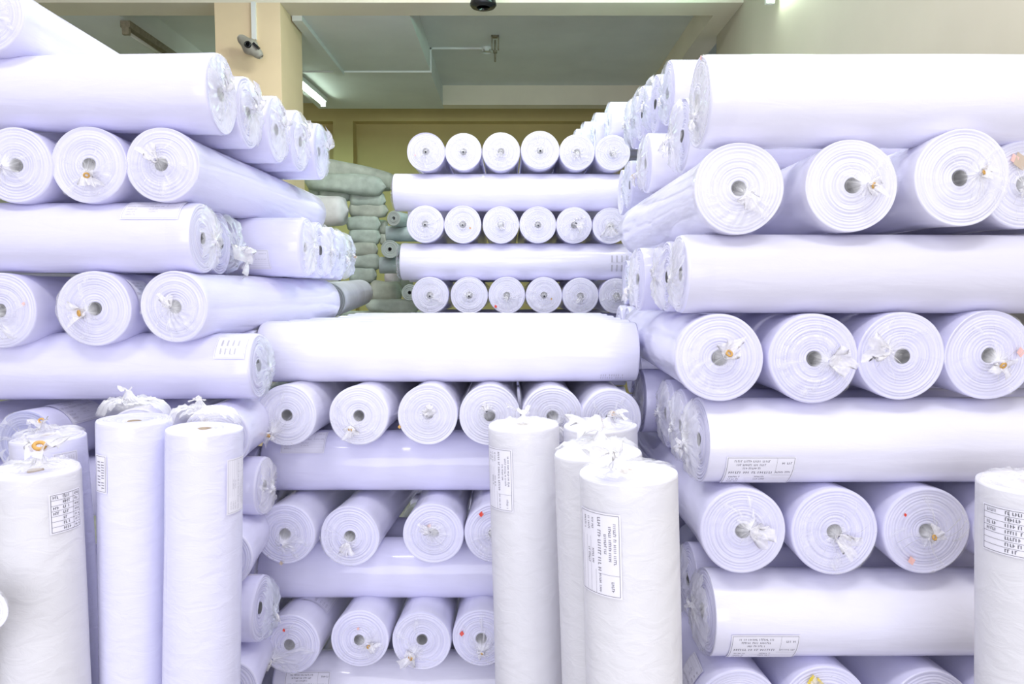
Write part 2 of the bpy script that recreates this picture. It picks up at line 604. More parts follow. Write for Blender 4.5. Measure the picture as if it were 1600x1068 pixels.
erow('white roll end at the photo\'s left edge, in the left stack\'s upper end-on layer', 24, 258, 58, YL, yaw=1, group=g, knot=(-.25, .05, -1, 0), ksize=.22, tie='tie')
erow('white roll end in the left stack\'s upper end-on layer, middle of its three', 138, 257, 58.5, YL, yaw=1, group=g, knot=(.05, .25, .6, .7), ksize=.35, tie='tie')
erow('white roll in the left stack\'s upper end-on layer, its long body showing', 253, 257, 57, YL, yaw=1.5, L=1.5, group=g, knot=(-.05, -.1, -.5, -.6), ksize=.4, tie='')
g = 'crosswise rolls in the second layer of the left stack'
hrow('white crosswise roll with faint printed label, foremost in left stack\'s second layer', 318, 372, 53.5, 2.50, -1, group=g, bag=.02, knot=(0, .1), ksize=.12, tie='',
     lab=('sheet', -38, .13, .18, .10, ('ax', -1, 1), 'inkl'))
hrow('crosswise roll end with big twisted plastic tail, left stack second layer', 343, 380, 48, 2.79, -1, group=g, bag=.055, knot=(-.1, .25, -.3, .5), ksize=.8, tie='', filmmat='filmb')
hrow('white crosswise roll with bare pale body behind the twisted plastic tail', 478, 386, 45.5, 3.07, -1, group=g, L=1.4, bag=.015, ksize=.15,
     lab=('sheet', -118, .22, .20, .08, ('ax', -1, 1), 'inkl'))
for i, (x, y, r, Y) in enumerate([(500, 391, 43, 3.31), (519, 395, 40, 3.55), (530, 399, 38, 3.79)]):
    hrow('plastic-covered crosswise roll end, %s behind the bare pale body in left stack' % ('next', 'second', 'rearmost')[i], x, y, r, Y, -1, group=g, bag=.03 + .012 * i,
         ksize=.25, tie='tie' if i == 2 else '', filmmat='filmb' if i else 'film')
g = 'end-on rolls in the middle layer of the left stack'
erow('white roll end cut by the photo\'s left edge, left stack middle layer', 0, 485, 59, YL, yaw=3, group=g, stickers=[(.73, -.18, .06, 'pink')], ksize=.2, knot=(-.1, .05), tie='', edge='edge')
erow('white roll end with loose clear bag, left stack middle layer, between its neighbours', 146, 482, 59, YL, yaw=2, group=g, knot=(-.12, .1, -.8, .1), ksize=.38, tie='tie',
     lab=('sheet', 70, .11, .11, .12, ('ax', 1, -1), 'inkl'))
erow('white roll running deep toward the grey roll, left stack middle layer', 272, 479, 56, YL, yaw=6, L=1.30, group=g, knot=(0, 0), ksize=.3, tie='')
P0 = pix(512, 469, 3.98)
roll('grey film-wrapped roll lying beyond the left stack, toward the grey bolts', P0, pix(563, 457, 5.2), rad(28, 3.98), rad(20, 5.2), mat='tail', edge='edgeg', px=24, wrap=0)
hrow('thick white crosswise roll with faint boxed stamp, below left stack\'s middle layer', 404, 571, 51, 2.55, -1, seam=math.radians(-92), bag=.018, ksize=.1, filmmat='filmb', tie='',
     lab=('block', -50, .06, .095, .085, ('ax', -1, 1), 'inkl'), taper=1.06, group='crosswise rolls of the left stack')
g = 'end-on rolls in the lower layer of the left stack'
erow('roll with bluish-grey end and printed label, lower left behind the standing rolls', 40, 690, 50, YL, yaw=3, group=g, edge='edgeb', ksize=.0, wrap=1,
     lab=('sheet', 32, .20, .19, .12, ('ax', 1, -1), 'inkl'))
erow('white roll beyond the left photo edge under the thick stamped crosswise roll', -78, 690, 50, YL, yaw=2, group=g, ksize=.2)
erow('white roll end behind the tall standing roll with plastic hood, lower left', 214, 686, 50, YL, yaw=-2, group=g, ksize=.25)
erow('white roll end with orange mark behind the shiny standing roll, lower left', 338, 684, 52, YL, yaw=-4, group=g, ksize=.2, tie='tie', knot=(-.2, -.5))
hrow('white crosswise roll end peeping right of the shiny standing roll, upper of two', 412, 758, 46, 2.62, -1, bag=.012, ksize=.1, tie='', group='crosswise rolls of the left stack', taper=1.05)
g = 'end-on rolls low in the left stack'
erow('white roll glimpsed between two crosswise roll ends right of the shiny standing roll', 346, 872, 50, YL, yaw=-6, group=g, ksize=.2)
erow('roll showing in the dark gap between the left standing rolls, lower down', 195, 870, 50, YL, yaw=-5, group=g, ksize=.2)
hrow('white crosswise roll end with grey film, low beside the middle stack', 408, 949, 52, 2.55, -1, bag=.03, ksize=.2, tie='', filmmat='filmb', group='crosswise rolls of the left stack')
erow('lowest roll glimpsed at the photo\'s bottom between left and middle stacks', 352, 1078, 52, YL, yaw=-7, group=g, ksize=.2)
erow('roll at the photo\'s bottom edge behind the pair of left standing rolls', 190, 1078, 52, YL, yaw=-6, group=g, ksize=.2)
g = 'second crosswise rolls inside the left stack'
for (x, y, r, n_) in ((400, 561, 46, 'thick stamped'), (408, 738, 42, 'upper peeping'), (406, 905, 46, 'low grey-filmed')):
    hrow('white crosswise roll tucked just behind the %s crosswise roll of the left stack' % n_, x, y, r, 2.84, -1, group=g, ksize=.1, tie='')
# rolls below the frame that carry the stack
g = 'rolls below the frame under the left stack'
for xx in (.118,):
    for yy in (2.62, 3.6):
        roll('white roll low in the left stack, below the picture', Vector((-.99, yy, .31)), Vector((-2.4, yy, .31)), .105, group=g, px=10, wrap=0)
    for k in range(4):
        roll('white roll low in the left stack, below the picture', Vector((-1.1 - .25 * k, 2.4, .102)), Vector((-1.1 - .25 * k, 3.85, .102)), .1, group=g, px=10, wrap=0)

# ================================================================== RIGHT STACK
YR = 2.14
g = 'crosswise rolls in the top layer of the right stack'
hrow('big white crosswise roll lying foremost on top of the right stack', 1096, 160, 68.5, 2.25, 1, group=g, mat='wht', edge='edgew', knot=(.1, .35, .3, .5), ksize=.28, tie='', dish=-.012, stickers=[(.25, -.9, .06, 'pink')])
hrow('white crosswise roll end tucked just behind the big top right roll', 1064, 213, 56, 2.72, 1, group=g, mat='wht', bag=.02, ksize=.4, tie='', knot=(0, .1, -.2, .6))
hrow('white crosswise roll end with orange tie, third on the right stack\'s top', 1010, 255, 45, 3.12, 1, group=g, mat='wht', bag=.012, ksize=.35, tie='tie', knot=(-.3, .35, -.3, .5))
g = 'upper crosswise rolls stepping back behind the right stack'
ups = [(1043, 146, 48.5, 3.08, .006), (1024, 163, 44, 3.34, .03), (1004, 178, 41.5, 3.58, .03), (992, 192, 39, 3.84, .03), (952, 191, 30, 5.02, .008), (930, 206, 28.2, 5.30, .008), (912, 218, 26.8, 5.57, .008), (900, 228, 25.6, 5.84, .008)]
for i, (x, y, r, Y, bg) in enumerate(ups):
    hrow('crosswise roll in the upper row stepping back behind right stack, %s from front' % ORD[i], x, y, r, Y, 1, L=1.1 if i < 4 else 1.4, group=g, bag=bg, ksize=.2,
         filmmat='filmb', tie='')
g = 'end-on rolls in the upper layer of the right stack'
erow('white roll in right stack\'s upper end-on layer whose long body shows to the left', 1155, 294, 70, YR, group=g, edge='edgew', mat='wht', knot=(.12, .16, .3, .7), ksize=.34, tie='')
erow('white roll end with small core and tied film, second in right stack\'s upper layer', 1331, 290, 71, YR, group=g, edge='edgew', mat='wht', knot=(.28, .0, .8, .35), ksize=.3, tie='tie')
erow('largest white roll end, frayed rim, right stack\'s upper end-on layer', 1504, 277, 74, YR - .03, group=g, edge='edgew', mat='wht', knot=(.25, -.05, .7, -.3), ksize=.22, tie='tie', dish=.014, lump=1.5)
erow('white roll end with kraft tape patch, cut by the right edge, upper layer', 1600, 288, 68, YR + .06, group=g, edge='edgew', mat='wht', ksize=.15, stickers=[(-.17, -.5, .22, 'kraft'), (-.3, -.55, .13, 'pink')])
erow('white roll beyond the right photo edge, next to the kraft-taped roll end', 1742, 286, 69, YR + .02, group=g, edge='edgew', mat='wht', ksize=.3)
g = 'crosswise rolls in the second layer of the right stack'
hrow('greyish-white crosswise roll with faint diagonal creases, right stack\'s second layer', 1064, 428, 60.5, 2.25, 1, group=g, mat='gry', ksize=.1, bag=.012, tie='')
hrow('crosswise roll end in film just behind the greyish-white one, right stack', 1040, 432, 54, 2.52, 1, group=g, ksize=.15, bag=.022, tie='')
hrow('crosswise roll end with orange-tied film, rearmost beside the far stack', 997, 436, 49, 2.82, 1, group=g, ksize=.3, bag=.012, tie='tie', knot=(-.1, .3))
g = 'end-on rolls in the middle layer of the right stack'
erow('roll with shiny creased side and gaping core, right stack middle layer, nearest middle stack', 1124, 559, 69, YR, yaw=2, group=g, knot=(.1, -.05, .4, -.7), ksize=.38, tie='tie', edge='edge')
erow('white roll end with bluish core and blue film corner, right stack middle layer', 1271, 560, 71, YR, group=g, knot=(.3, .05, .9, 0), ksize=.4, tie='')
erow('white roll end with large grey core, right stack middle layer, third along', 1409, 556, 69, YR, group=g, knot=(-.45, -.15, -.9, -.1), ksize=.42, tie='')
erow('white roll end with pink sticker, right stack middle layer, by the photo edge', 1547, 555, 70, YR, group=g, knot=(.1, .15, .2, .5), ksize=.34, tie='tie', stickers=[(.62, -.08, .12, 'pink')])
g = 'crosswise rolls in the third layer of the right stack'
hrow('long white crosswise roll with seam and printed label, right stack\'s third crosswise layer', 1090, 686, 66, 2.25, 1, group=g, mat='wht', seam=math.radians(100), ksize=.35, bag=.02, tie='', knot=(-.1, .1, -.2, .4),
     lab=('sheet', 128, .155, .195, .12, ('ax', 1, -1), 'ink'))
hrow('crosswise roll end in film, second behind the labelled crosswise roll', 1064, 664, 58, 2.50, 1, group=g, ksize=.2, bag=.012, tie='')
hrow('crosswise roll end in film, third behind the labelled crosswise roll', 1042, 645, 54, 2.74, 1, group=g, ksize=.15, bag=.01, tie='')
hrow('short visible roll body beside the middle stack, farthest behind the labelled crosswise roll', 1000, 625, 50, 2.98, 1, group=g, ksize=.1, bag=.0, tie='')
g = 'end-on rolls in the lower layer of the right stack'
erow('white roll end with dark core, lower right stack, beside the foremost standing roll', 1161, 829, 69, YR, group=g, knot=(.12, -.05, .9, .2), ksize=.4, tie='')
erow('white roll end with tan-rimmed core and crumpled film, lower right stack', 1304, 830, 70, YR, group=g, knot=(-.02, .05, .7, .5), ksize=.44, tie='')
erow('white roll end with red mark and pink sticker, lower right stack', 1447, 829, 70, YR, group=g, knot=(.02, .1, .3, -.4), ksize=.28, tie='tie', stickers=[(-.54, -.40, .045, 'red'), (-.36, .66, .11, 'pink')])
erow('white roll half hidden behind the right-hand standing roll, lower right stack', 1590, 829, 70, YR, group=g, ksize=.2)
g = 'crosswise rolls low in the right stack'
hrow('white crosswise roll with printed label near the photo\'s bottom, right stack', 1100, 953, 67, 2.25, 1, group=g, mat='wht', ksize=.22, bag=.015, tie='', knot=(-.1, -.1, -.7, 0),
     lab=('sheet', 124, .15, .195, .12, ('ax', 1, -1), 'ink'))
hrow('crosswise roll end in film, behind the lowest labelled roll, beside standing roll', 1075, 905, 59, 2.52, 1, group=g, ksize=.1, bag=.02, tie='')
g = 'end-on rolls in the lowest layer of the right stack'
erow('lowest right roll end, nearest the foremost standing roll, cut by photo bottom', 1153, 1112, 71, YR, group=g, ksize=.2, lab=('sheet', -70, .12, .12, .12, ('ax', 1, -1), 'inkl'))
erow('lowest right roll end with crumpled yellow tape, cut by photo bottom', 1290, 1107, 71, YR, group=g, ksize=.2, knot=(-.3, -.62, -.3, -.4), tie='yel', stickers=[(-.34, -.68, .18, 'yel'), (-.22, -.62, .17, 'yel')])
erow('lowest right roll with a seam line along its top, cut by photo bottom', 1456, 1116, 71, YR, seam=.2, group=g, ksize=.2)
erow('lowest right roll beside the right-hand standing roll, cut by photo bottom', 1580, 1110, 70, YR, group=g, ksize=.2)
g = 'rolls below the frame under the right stack'
for yy in (2.4, 3.4):
    roll('white roll low in the right stack, below the picture', Vector((.6, yy, .352)), Vector((2.06, yy, .352)), .113, group=g, px=10, wrap=0)
for k in range(4):
    roll('white roll low in the right stack, below the picture', Vector((.72 + .28 * k, 2.14, .119)), Vector((.72 + .28 * k, 3.6, .119)), .117, group=g, px=10, wrap=0)
g = 'rolls tucked behind the right stack'
for k in range(10):
    for yy in (3.95, 4.25):
        z = .128 + .256 * k
        roll('white roll in the crosswise pile tucked behind the right stack', Vector((.62 + .03 * (k % 3), yy, z)), Vector((2.1, yy, z)), .127, group=g, px=30 if k in (8, 9, 7) and yy < 4 else 10, wrap=1 if k in (8, 9, 7) and yy < 4 else 0, bag=.01, ksize=.15, tie='', filmmat='filmb')

# ================================================================== MIDDLE STACK
YE = 2.68
g = 'crosswise rolls on the top of the middle stack'
hrow('long bright white crosswise roll foremost on top of the middle stack', 415, 549, 47.5, 2.90, 1, L=1.46, group=g, mat='wht', taper=.97, wrap=0,
     lab=('marks', 138, 1.36, .09, .03, ('ax', 1, -1), 'inkl'))
for i, (x, Y) in enumerate([(441, 3.14), (483, 3.38), (532, 3.62), (545, 3.86), (556, 4.10)]):
    hrow('crosswise roll on the middle stack\'s top, %s strip behind the foremost' % ORD[i], x, 455 + (549 - 455) * 2.9 / Y, 47 * 2.9 / Y, Y, 1, L=.50 - pix(x, 500, Y).x, group=g, mat='wht', wrap=1 if i > 2 else 0, bag=.03, ksize=.2, filmmat='filmb')
g = 'end-on rolls in the upper layer of the middle stack'
rows = [(447, 649, 48.5, 'white roll end with ragged inner layers and dark core, middle stack\'s upper layer', dict(knot=(-.45, .55, -.4, .6), ksize=.32, tie='tie', dish=.01)),
        (561, 649, 47.5, 'white roll end with orange-tipped twist, second in middle stack\'s upper layer', dict(knot=(-.2, .35, -.25, .8), ksize=.32, tie='tie')),
        (668, 648, 47.5, 'smooth white roll end with orange spot at rim, middle stack\'s upper layer', dict(knot=(0, 0), ksize=.3, tie='', stickers=[(-.92, .38, .07, 'tie')], core=False)),
        (765, 649, 48, 'white roll end partly behind the left slim standing roll, upper middle layer', dict(knot=(-.1, -.2), ksize=.2, tie='')),
        (863, 650, 48, 'white roll end above the slim standing roll, fifth in middle stack\'s upper layer', dict(knot=(.1, .3), ksize=.4, tie='')),
        (955, 654, 48, 'filmy roll end behind the standing cluster, sixth in middle stack\'s upper layer', dict(knot=(.0, .4), ksize=.3, tie=''))]
for i, (x, y, r, s, kw) in enumerate(rows):
    erow(s, x, y, r, YE, yaw=(3, 2, .5, 0, -.5, -1)[i], group=g, mat='wht', edge='edgew', **kw)
hrow('white crosswise roll with faint label in the middle stack\'s second crosswise layer', 422, 718, 47, 2.90, 1, L=1.44, mat='lav', wrap=0, group='crosswise rolls of the middle stack',
     lab=('sheet', 40, .16, .16, .10, ('ax', 1, -1), 'inkl'))
hrow('crosswise roll hidden behind the second crosswise layer\'s front roll, middle stack', 440, 455 + 263 * 2.9 / 3.15, 43, 3.15, 1, L=1.44, wrap=0, group='crosswise rolls of the middle stack')
g = 'end-on rolls in the middle layer of the middle stack'
rows = [(445, 834, 49, 'white roll end with neat rings and square dark core, middle stack\'s middle layer', dict(knot=(-.05, .3), ksize=.0, tie='', stickers=[(-.1, .93, .08, 'kraft')])),
        (546, 838, 48, 'milky roll end tilting against the neat ringed one, middle stack\'s middle layer', dict(knot=(0, .15), ksize=.34, tie='')),
        (677, 834, 48.5, 'white roll end with pale tape bits, third in middle stack\'s middle layer', dict(knot=(-.1, -.15), ksize=.28, tie='', stickers=[(-.12, -.3, .09, 'pink')], core=False)),
        (772, 832, 48, 'roll end with bright red sticker at rim, middle stack\'s middle layer', dict(knot=(0, 0), ksize=.2, tie='', stickers=[(-.42, -.66, .10, 'red')]))]
for i, (x, y, r, s, kw) in enumerate(rows):
    erow(s, x, y, r, YE, yaw=(3, 4, .5, 0)[i], group=g, mat='wht', edge='edge', **kw)
hrow('white crosswise roll below the middle stack\'s middle layer, foremost', 417, 885, 46.5, 2.90, 1, L=1.44, wrap=0, group='crosswise rolls of the middle stack')
hrow('crosswise roll seen through the gap between the middle layer\'s roll ends', 440, 455 + 430 * 2.9 / 3.15, 43, 3.15, 1, L=1.44, wrap=0, group='crosswise rolls of the middle stack')
g = 'end-on rolls in the lower layer of the middle stack'
rows = [(453, 1006, 49, 'lower middle roll end with black-tipped plastic twist and label on its body', dict(knot=(-.55, .45, -.85, .4), ksize=.34, tie='tied', stickers=[(-.15, -.52, .06, 'red')], lab=('sheet', 28, .24, .18, .12, ('ax', 1, -1), 'inkl'))),
        (562, 998, 47, 'lower middle roll end with loose frayed wrap and small pink mark', dict(knot=(.3, .1, .8, .2), ksize=.3, tie='tie', stickers=[(-.02, -.42, .06, 'pink')])),
        (659, 1000, 48, 'lower middle roll end with crumpled film at lower left, between two others', dict(knot=(-.25, .4, -.6, .5), ksize=.42, tie='tie', lab=('sheet', 10, .26, .16, .10, ('ax', 1, -1), 'inkl'))),
        (752, 996, 47, 'lower middle roll end with red diamond sticker beside slim standing roll', dict(knot=(.05, .4, -.4, .6), ksize=.2, tie='tie', stickers=[(-.66, -.2, .10, 'red')]))]
for i, (x, y, r, s, kw) in enumerate(rows):
    erow(s, x, y, r, YE, yaw=(3.5, 2, .5, 0)[i], group=g, mat='wht', edge='edge', **kw)
hrow('white crosswise roll with printed label at the photo\'s bottom, middle stack', 440, 1062, 46.5, 2.90, 1, L=1.42, mat='wht', wrap=0, group='crosswise rolls of the middle stack',
     lab=('sheet', 72, .135, .17, .10, ('ax', 1, -1), 'ink'))
g = 'rolls below the frame under the middle stack'
for k in range(6):
    roll('white roll low in the middle stack, below the picture', Vector((-.85 + .235 * k, 2.72, .086)), Vector((-.85 + .235 * k, 4.1, .086)), .085, group=g, px=10, wrap=0)

# ================================================================== FAR STACK
YF = 4.76
far = [[(665.5, 237, 29.5), (724, 237, 28.5), (783, 237, 29.5), (844, 235, 30), (901.5, 238, 27.5), (957.5, 239, 27.5)],
       [(664.5, 350, 29), (723, 350.5, 29), (782.5, 351, 28.5), (840.5, 351, 28.5), (897, 351.5, 28), (954, 352.5, 28)],
       [(672, 461, 29), (733, 461, 29), (792, 461, 29), (850, 461, 28.5), (907, 462, 28.5), (963, 462, 27.5)]]
looks = [['red speck beside a dark core', 'plain dark core', 'a pale covered core', 'a grey core, tallest of its layer', 'a film fold over the core', 'a creased film star'],
         ['a bluish split core', 'a round dark core and orange speck', 'a faint pale core', 'a small bluish core', 'a flattened white film knot', 'a white film twist'],
         ['a pale buttoned core', 'white film streaks', 'a red mark low on it', 'an orange-tipped core', 'a ragged inner ring', 'a bluish filmed face']]
lay = ['top', 'middle', 'bottom']
for r_ in range(3):
    for i, (x, y, r) in enumerate(far[r_]):
        kw = dict(knot=(.0, .05), ksize=(0, 0, .2, 0, .3, .2)[i] if r_ != 1 else (0, 0, .2, 0, .5, .5)[i], tie='', mat='lav', edge='edgew')
        if (r_, i) == (0, 0): kw['stickers'] = [(-.55, .2, .06, 'pink')]
        if (r_, i) == (2, 2): kw['stickers'] = [(-.6, .6, .10, 'red')]
        if (r_, i) in ((2, 3), (1, 1)): kw['stickers'] = [(.4, .2, .07, 'tie')]
        if (r_, i) in ((1, 4), (1, 5)): kw['knot'] = (.1, -.1, .5, .1) if i == 4 else (-.1, .05, -.1, .9)
        erow('far stack %s layer, %s roll end from left, %s' % (lay[r_], ORD[i], looks[r_][i]), x, y, r, YF, yaw=-.3, L=1.4, neck=.03,
             group='end-on rolls in the %s layer of the far stack' % lay[r_], **kw)
hrow('white crosswise roll in the far stack between its top and middle end-on layers', 617, 301, 28.7, 4.90, 1, L=1.53, far_wrap=True, group='crosswise rolls of the far stack', mat='wht',
     bag=.0, ksize=0)
hrow('white crosswise roll with faint stamp, far stack between middle and bottom layers', 628, 409, 28.7, 4.90, 1, L=1.52, group='crosswise rolls of the far stack', mat='wht', bag=.012, ksize=0, filmmat='filmb', far_wrap=True,
     lab=('marks', 96, 1.42, .10, .11, ('ax', 1, -1), 'inkl'))
for y_, n_ in ((301, 'upper'), (409, 'lower')):
    hrow('crosswise roll hidden behind the far stack\'s %s crosswise roll' % n_, 640, 455 + (y_ - 455) * 4.9 / 5.9, 28.7 * 4.9 / 5.9, 5.9, 1, L=1.5, wrap=0, group='crosswise rolls of the far stack')
g = 'rolls hidden under the far stack'
for k in range(7):
    z = .1235 + .247 * k
    for yy in (4.95, 5.9):
        roll('white roll carrying the far stack, hidden behind the middle stack', Vector((-.68, yy, z)), Vector((.76, yy, z)), .1225, group=g, px=10, wrap=0)

# ================================================================== STANDING ROLLS
def stand(label, x, y, r, Y, bx, by=1068, rb=None, mat='warm', group='rolls standing on the floor in front of the stacks', **kw):
    """Upright roll: top face centre at (x, y); its middle line passes (bx, by) lower in the photo."""
    P0 = pix(x, y, Y)
    Q = pix(bx, by, Y)
    d = (Q - P0)
    P1 = P0 + d * (P0.z / -d.z)
    R0 = rad(r, Y)
    R1 = R0 if rb is None else rad(rb, Y)
    return roll(label, P0, P1, R0, R1, group=group, front='stand', mat=mat, edge='edgew', px=r, hole='tan', **kw)

stand('slim white standing roll with upright printed label, leftmost of the middle cluster', 818, 664, 56, 2.30, 828, bag=.0, knot=(.0, .1), ksize=.5, lift=.005,
      lab=('sheet', 46, .15, .185, .10, ('ax', 1, -1), 'ink'), tie='')
stand('standing roll with red mark on its top, rearmost of the middle cluster', 938, 664, 58, 2.42, 945, bag=.0, knot=(-.2, -.4), ksize=.4, lift=.01, stickers=[(-.1, .25, .1, 'red')], tie='tie')
stand('white standing roll half hidden behind the foremost one, plastic crumpled on top', 934, 706, 69, 2.02, 945, bag=.012, knot=(-.1, .3, .8, .3), ksize=.65, lift=.015, tie='')
stand('foremost white standing roll with boxed label and open tube, middle cluster', 982, 736, 77.5, 1.76, 990, bag=.004, knot=(.3, -.35, .6, -.4), ksize=.6, lift=.015, tie='',
      lab=('sheet', 47, .17, .19, .115, ('ax', 1, -1), 'ink'))
stand('big greyish standing roll with printed table label, leftmost, at lower left corner', 56, 735, 63, 1.98, 72, mat='warm', bag=.012, knot=(-.3, -.3, -.4, -.5), ksize=.7, lift=.02, tie='tie',
      lab=('table', -70, .10, .085, .10, ('ci', -1, -1), 'inkd'))
stand('leaning standing roll showing as a narrow strip behind the big greyish one', 76, 682, 53, 2.19, 106, mat='slav', bag=.01, ksize=.4, lift=.01, tie='tie', knot=(0, -.2),
      lab=('sheet', -55, .10, .12, .06, ('ax', 1, 1), 'inkl'))
stand('white standing roll with tall clear plastic hood, second from the left corner', 210, 655, 55, 2.13, 210, rb=46, mat='slav', bag=.045, knot=(.0, -.35, .2, -.2), ksize=.25, lift=.02, tie='', swirl=.1,
      lab=('block', 28, .14, .10, .04, ('ax', 1, 1), 'ink'))
stand('shiny white standing roll with creased plastic and domed hood, beside the middle stack', 320, 668, 57, 2.09, 316, rb=60, mat='slav', bag=.045, knot=(.0, -.4, .1, -.2), ksize=.25, lift=.015, tie='', swirl=.1,
      lab=('sheet', -76, .155, .15, .07, ('ax', -1, -1), 'inkl'))
stand('standing roll with gridded table label at the photo\'s lower right corner', 1612, 752, 76, 1.75, 1608, mat='warm', bag=.0, ksize=.2, tie='',
      lab=('table', 50, .10, .15, .105, ('ci', -1, -1), 'inkd'))
P0 = pix(-36, 950, 1.70)
roll('cream roll end just entering the photo\'s left edge near the bottom', P0, Vector((P0.x - .92, 1.95, .12)), rad(47, 1.7), mat='warm', edge='edgew', px=47, ksize=.2)

# ================================================================== GREY BOLTS AT THE BACK
def bolt(label, x0, y0, x1, y1, h, Y0, Y1, matn, sx=1.0, sag=.12, nm='wrapped_bolt'):
    """Soft lumpy cloth bundle between two photo points; h = half height in pixels."""
    count[0] += 1
    rnd = random.Random(count[0] * 131)
    A, B = pix(x0, y0, Y0), pix(x1, y1, Y1)
    R = rad(h * 1.06, (Y0 + Y1) / 2)
    L = (B - A).length
    o = empty(nm, frame_for(A, B, 'end'), label, 'bundle', 'grey wrapped bolts at the back')
    n, rows = 22, 15
    p = [rnd.uniform(0, 6.28) for _ in range(5)]
    v = []
    for i in range(rows):
        q = i / (rows - 1)
        e = min(1, (1 - abs(2 * q - 1) ** 8.0)) ** .5
        for j in range(n):
            t = 2 * PI * j / n
            sq = 1 / (abs(math.cos(t)) ** 3.2 + abs(math.sin(t)) ** 3.2) ** (1 / 3.2)
            k = (.05 + .95 * e) * sq * (1 + sag * (.5 * math.sin(2 * t + p[0] + 4 * q) + .35 * math.sin(3 * t + p[1] - 6 * q) + .3 * math.sin(9 * q + p[2])))
            v.append((R * k * math.cos(t), R * sx * k * math.sin(t), L * (q * 1.04 - .02)))
    f = grid_faces(rows, n) + [tuple(range(n)), tuple((rows - 1) * n + j for j in reversed(range(n)))]
    link('wrapper', mesh('bolt', v, f), M[matn], o)
    sv, sf = [], []
    return o

G = 8.5
bolt('slanting dark grey bundle on the very top of the back pile', 488, 258, 618, 287, 14, G, G + .3, 'golive')
bolt('long grey-green bolt lying near the top of the back pile', 478, 283, 601, 292, 14, G - .1, G - .1, 'ggreen')
bolt('small grey-green bolt end under the long top bolt, beside the pillar', 484, 299, 500, 299, 10, G, G, 'ggreen')
bolt('grey-green bolt beside the small end, under the long top bolt', 499, 301, 549, 303, 11, G, G, 'ggreen')
bolt('puckered grey-green bolt at the right, under the long top bolt', 547, 309, 602, 314, 11.5, G, G, 'ggreen')
bolt('dull white wrapped bolt sticking out behind the left stack', 466, 331, 543, 329, 22, 8.15, 8.15, 'gwhite', sag=.04)
bolt('grey bolt just right of the dull white one', 545, 328, 606, 329, 10.5, G, G, 'golive')
bolt('grey-green bolt, fourth up from the heap in the back column', 542, 349, 594, 350, 11.5, G, G, 'ggreen')
bolt('short dark bolt beside the far stack\'s small blue-grey roll end', 585, 355, 606, 355, 10, G + .15, G + .15, 'golive')
bolt('grey-green bolt in the back column, below the dull white one', 545, 369, 594, 370, 11, G, G, 'ggreen')
bolt('tiny grey bolt end beside the blue-grey roll', 594, 374, 606, 374, 8, G + .1, G + .1, 'golive')
bolt('grey-olive bolt with a dented end in the back column', 548, 389, 590, 390, 11, G, G, 'golive')
bolt('flat grey-green bolt in the back column, third above the gap', 548, 408, 594, 409, 11, G, G, 'ggreen')
bolt('lowest rounded grey-green bolt of the back column', 546, 429, 588, 430, 12, G, G, 'ggreen')
bolt('grey bolt under the lowest rounded one, mostly hidden by the grey film roll', 540, 452, 580, 452, 12, G, G, 'golive')
bolt('pinkish-grey bolt end under the blue-grey crosswise roll', 601, 434, 626, 434, 9.5, G - .1, G - .1, 'gpink')
bolt('plump olive-grey bundle low beside the far stack', 579, 455, 628, 455, 15, G - .3, G - .3, 'golive')
bolt('grey-green bolt lying lowest just above the middle stack\'s top', 573, 477, 655, 479, 10, 7.9, 7.9, 'ggreen')
bolt('grey bolt end tucked under the far stack\'s lower crosswise roll', 622, 442, 645, 444, 9, G, G, 'golive')
g = 'blue-grey rolls beside the back pile'
erow('small blue-grey roll end left of the far stack\'s upper crosswise roll', 615, 341, 12, 7.4, yaw=20, L=.9, mat='gblue', edge='edgeg', wrap=0, group=g, tilt=0)
erow('blue-grey roll end left of the far stack\'s middle layer', 609, 389, 14, 7.4, yaw=0, L=1.0, mat='gblue', edge='edgeg', wrap=0, group=g)
erow('grey roll end beside the far stack\'s lower crosswise roll', 634, 390, 11, 7.5, yaw=0, L=.9, mat='gblue', edge='edgeg', wrap=0, group=g)
erow('grey roll end with open core beside the far stack\'s bottom layer', 640, 457, 13, 7.2, yaw=4, L=.9, mat='golive', edge='edgeg', wrap=0, group=g)
hrow('blue-grey crosswise roll between two small roll ends, left of the far stack', 604, 365, 12, 7.6, 1, L=.5, mat='gblue', edge='edgeg', wrap=0, group=g)
hrow('lower blue-grey crosswise roll left of the far stack\'s stamped roll', 594, 414, 13, 7.6, 1, L=.6, mat='gblue', edge='edgeg', wrap=0, group=g)
# bolts hidden under the back pile down to the floor
for k in range(8):
    z0 = .11 + .205 * k
    A = Vector((-2.1, 8.5, z0)); 
    o = empty('wrapped_bolt', frame_for(A, A + Vector((1, 0, 0)), 'end'), 'grey bolt carrying the back pile, hidden behind the stacks', 'bundle', 'grey bolts hidden under the back pile')
    v, f = lathe([(.06, 0), (.10, .03), (.102, .5), (.10, 1.17), (.06, 1.2)], 18)
    link('wrapper', mesh('bolt', v, f), M['golive'], o)

for (xa, L_, yy, n_) in ((-1.72, .62, 8.1, 7), (-2.45, .55, 8.15, 12)):
    for k in range(n_):
        A = Vector((xa, yy, .11 + .208 * k))
        o = empty('wrapped_bolt', frame_for(A, A + Vector((1, 0, 0)), 'end'), 'grey bolt carrying the back pile, hidden behind the stacks', 'bundle', 'grey bolts hidden under the back pile')
        v, f = lathe([(.06, 0), (.10, .03), (.102, L_ * .5), (.10, L_ - .03), (.06, L_)], 18)
        link('wrapper', mesh('bolt', v, f), M['golive'], o)

# ================================================================== ROOM
def S(name, boxes, mat, label, cat, bev=0.0):
    v, f = [], []
    for b in boxes: box(v, f, *b)
    o = link(name, mesh(name, v, f), mat, smooth=False)
    return tag(o, label, cat, kind='structure')

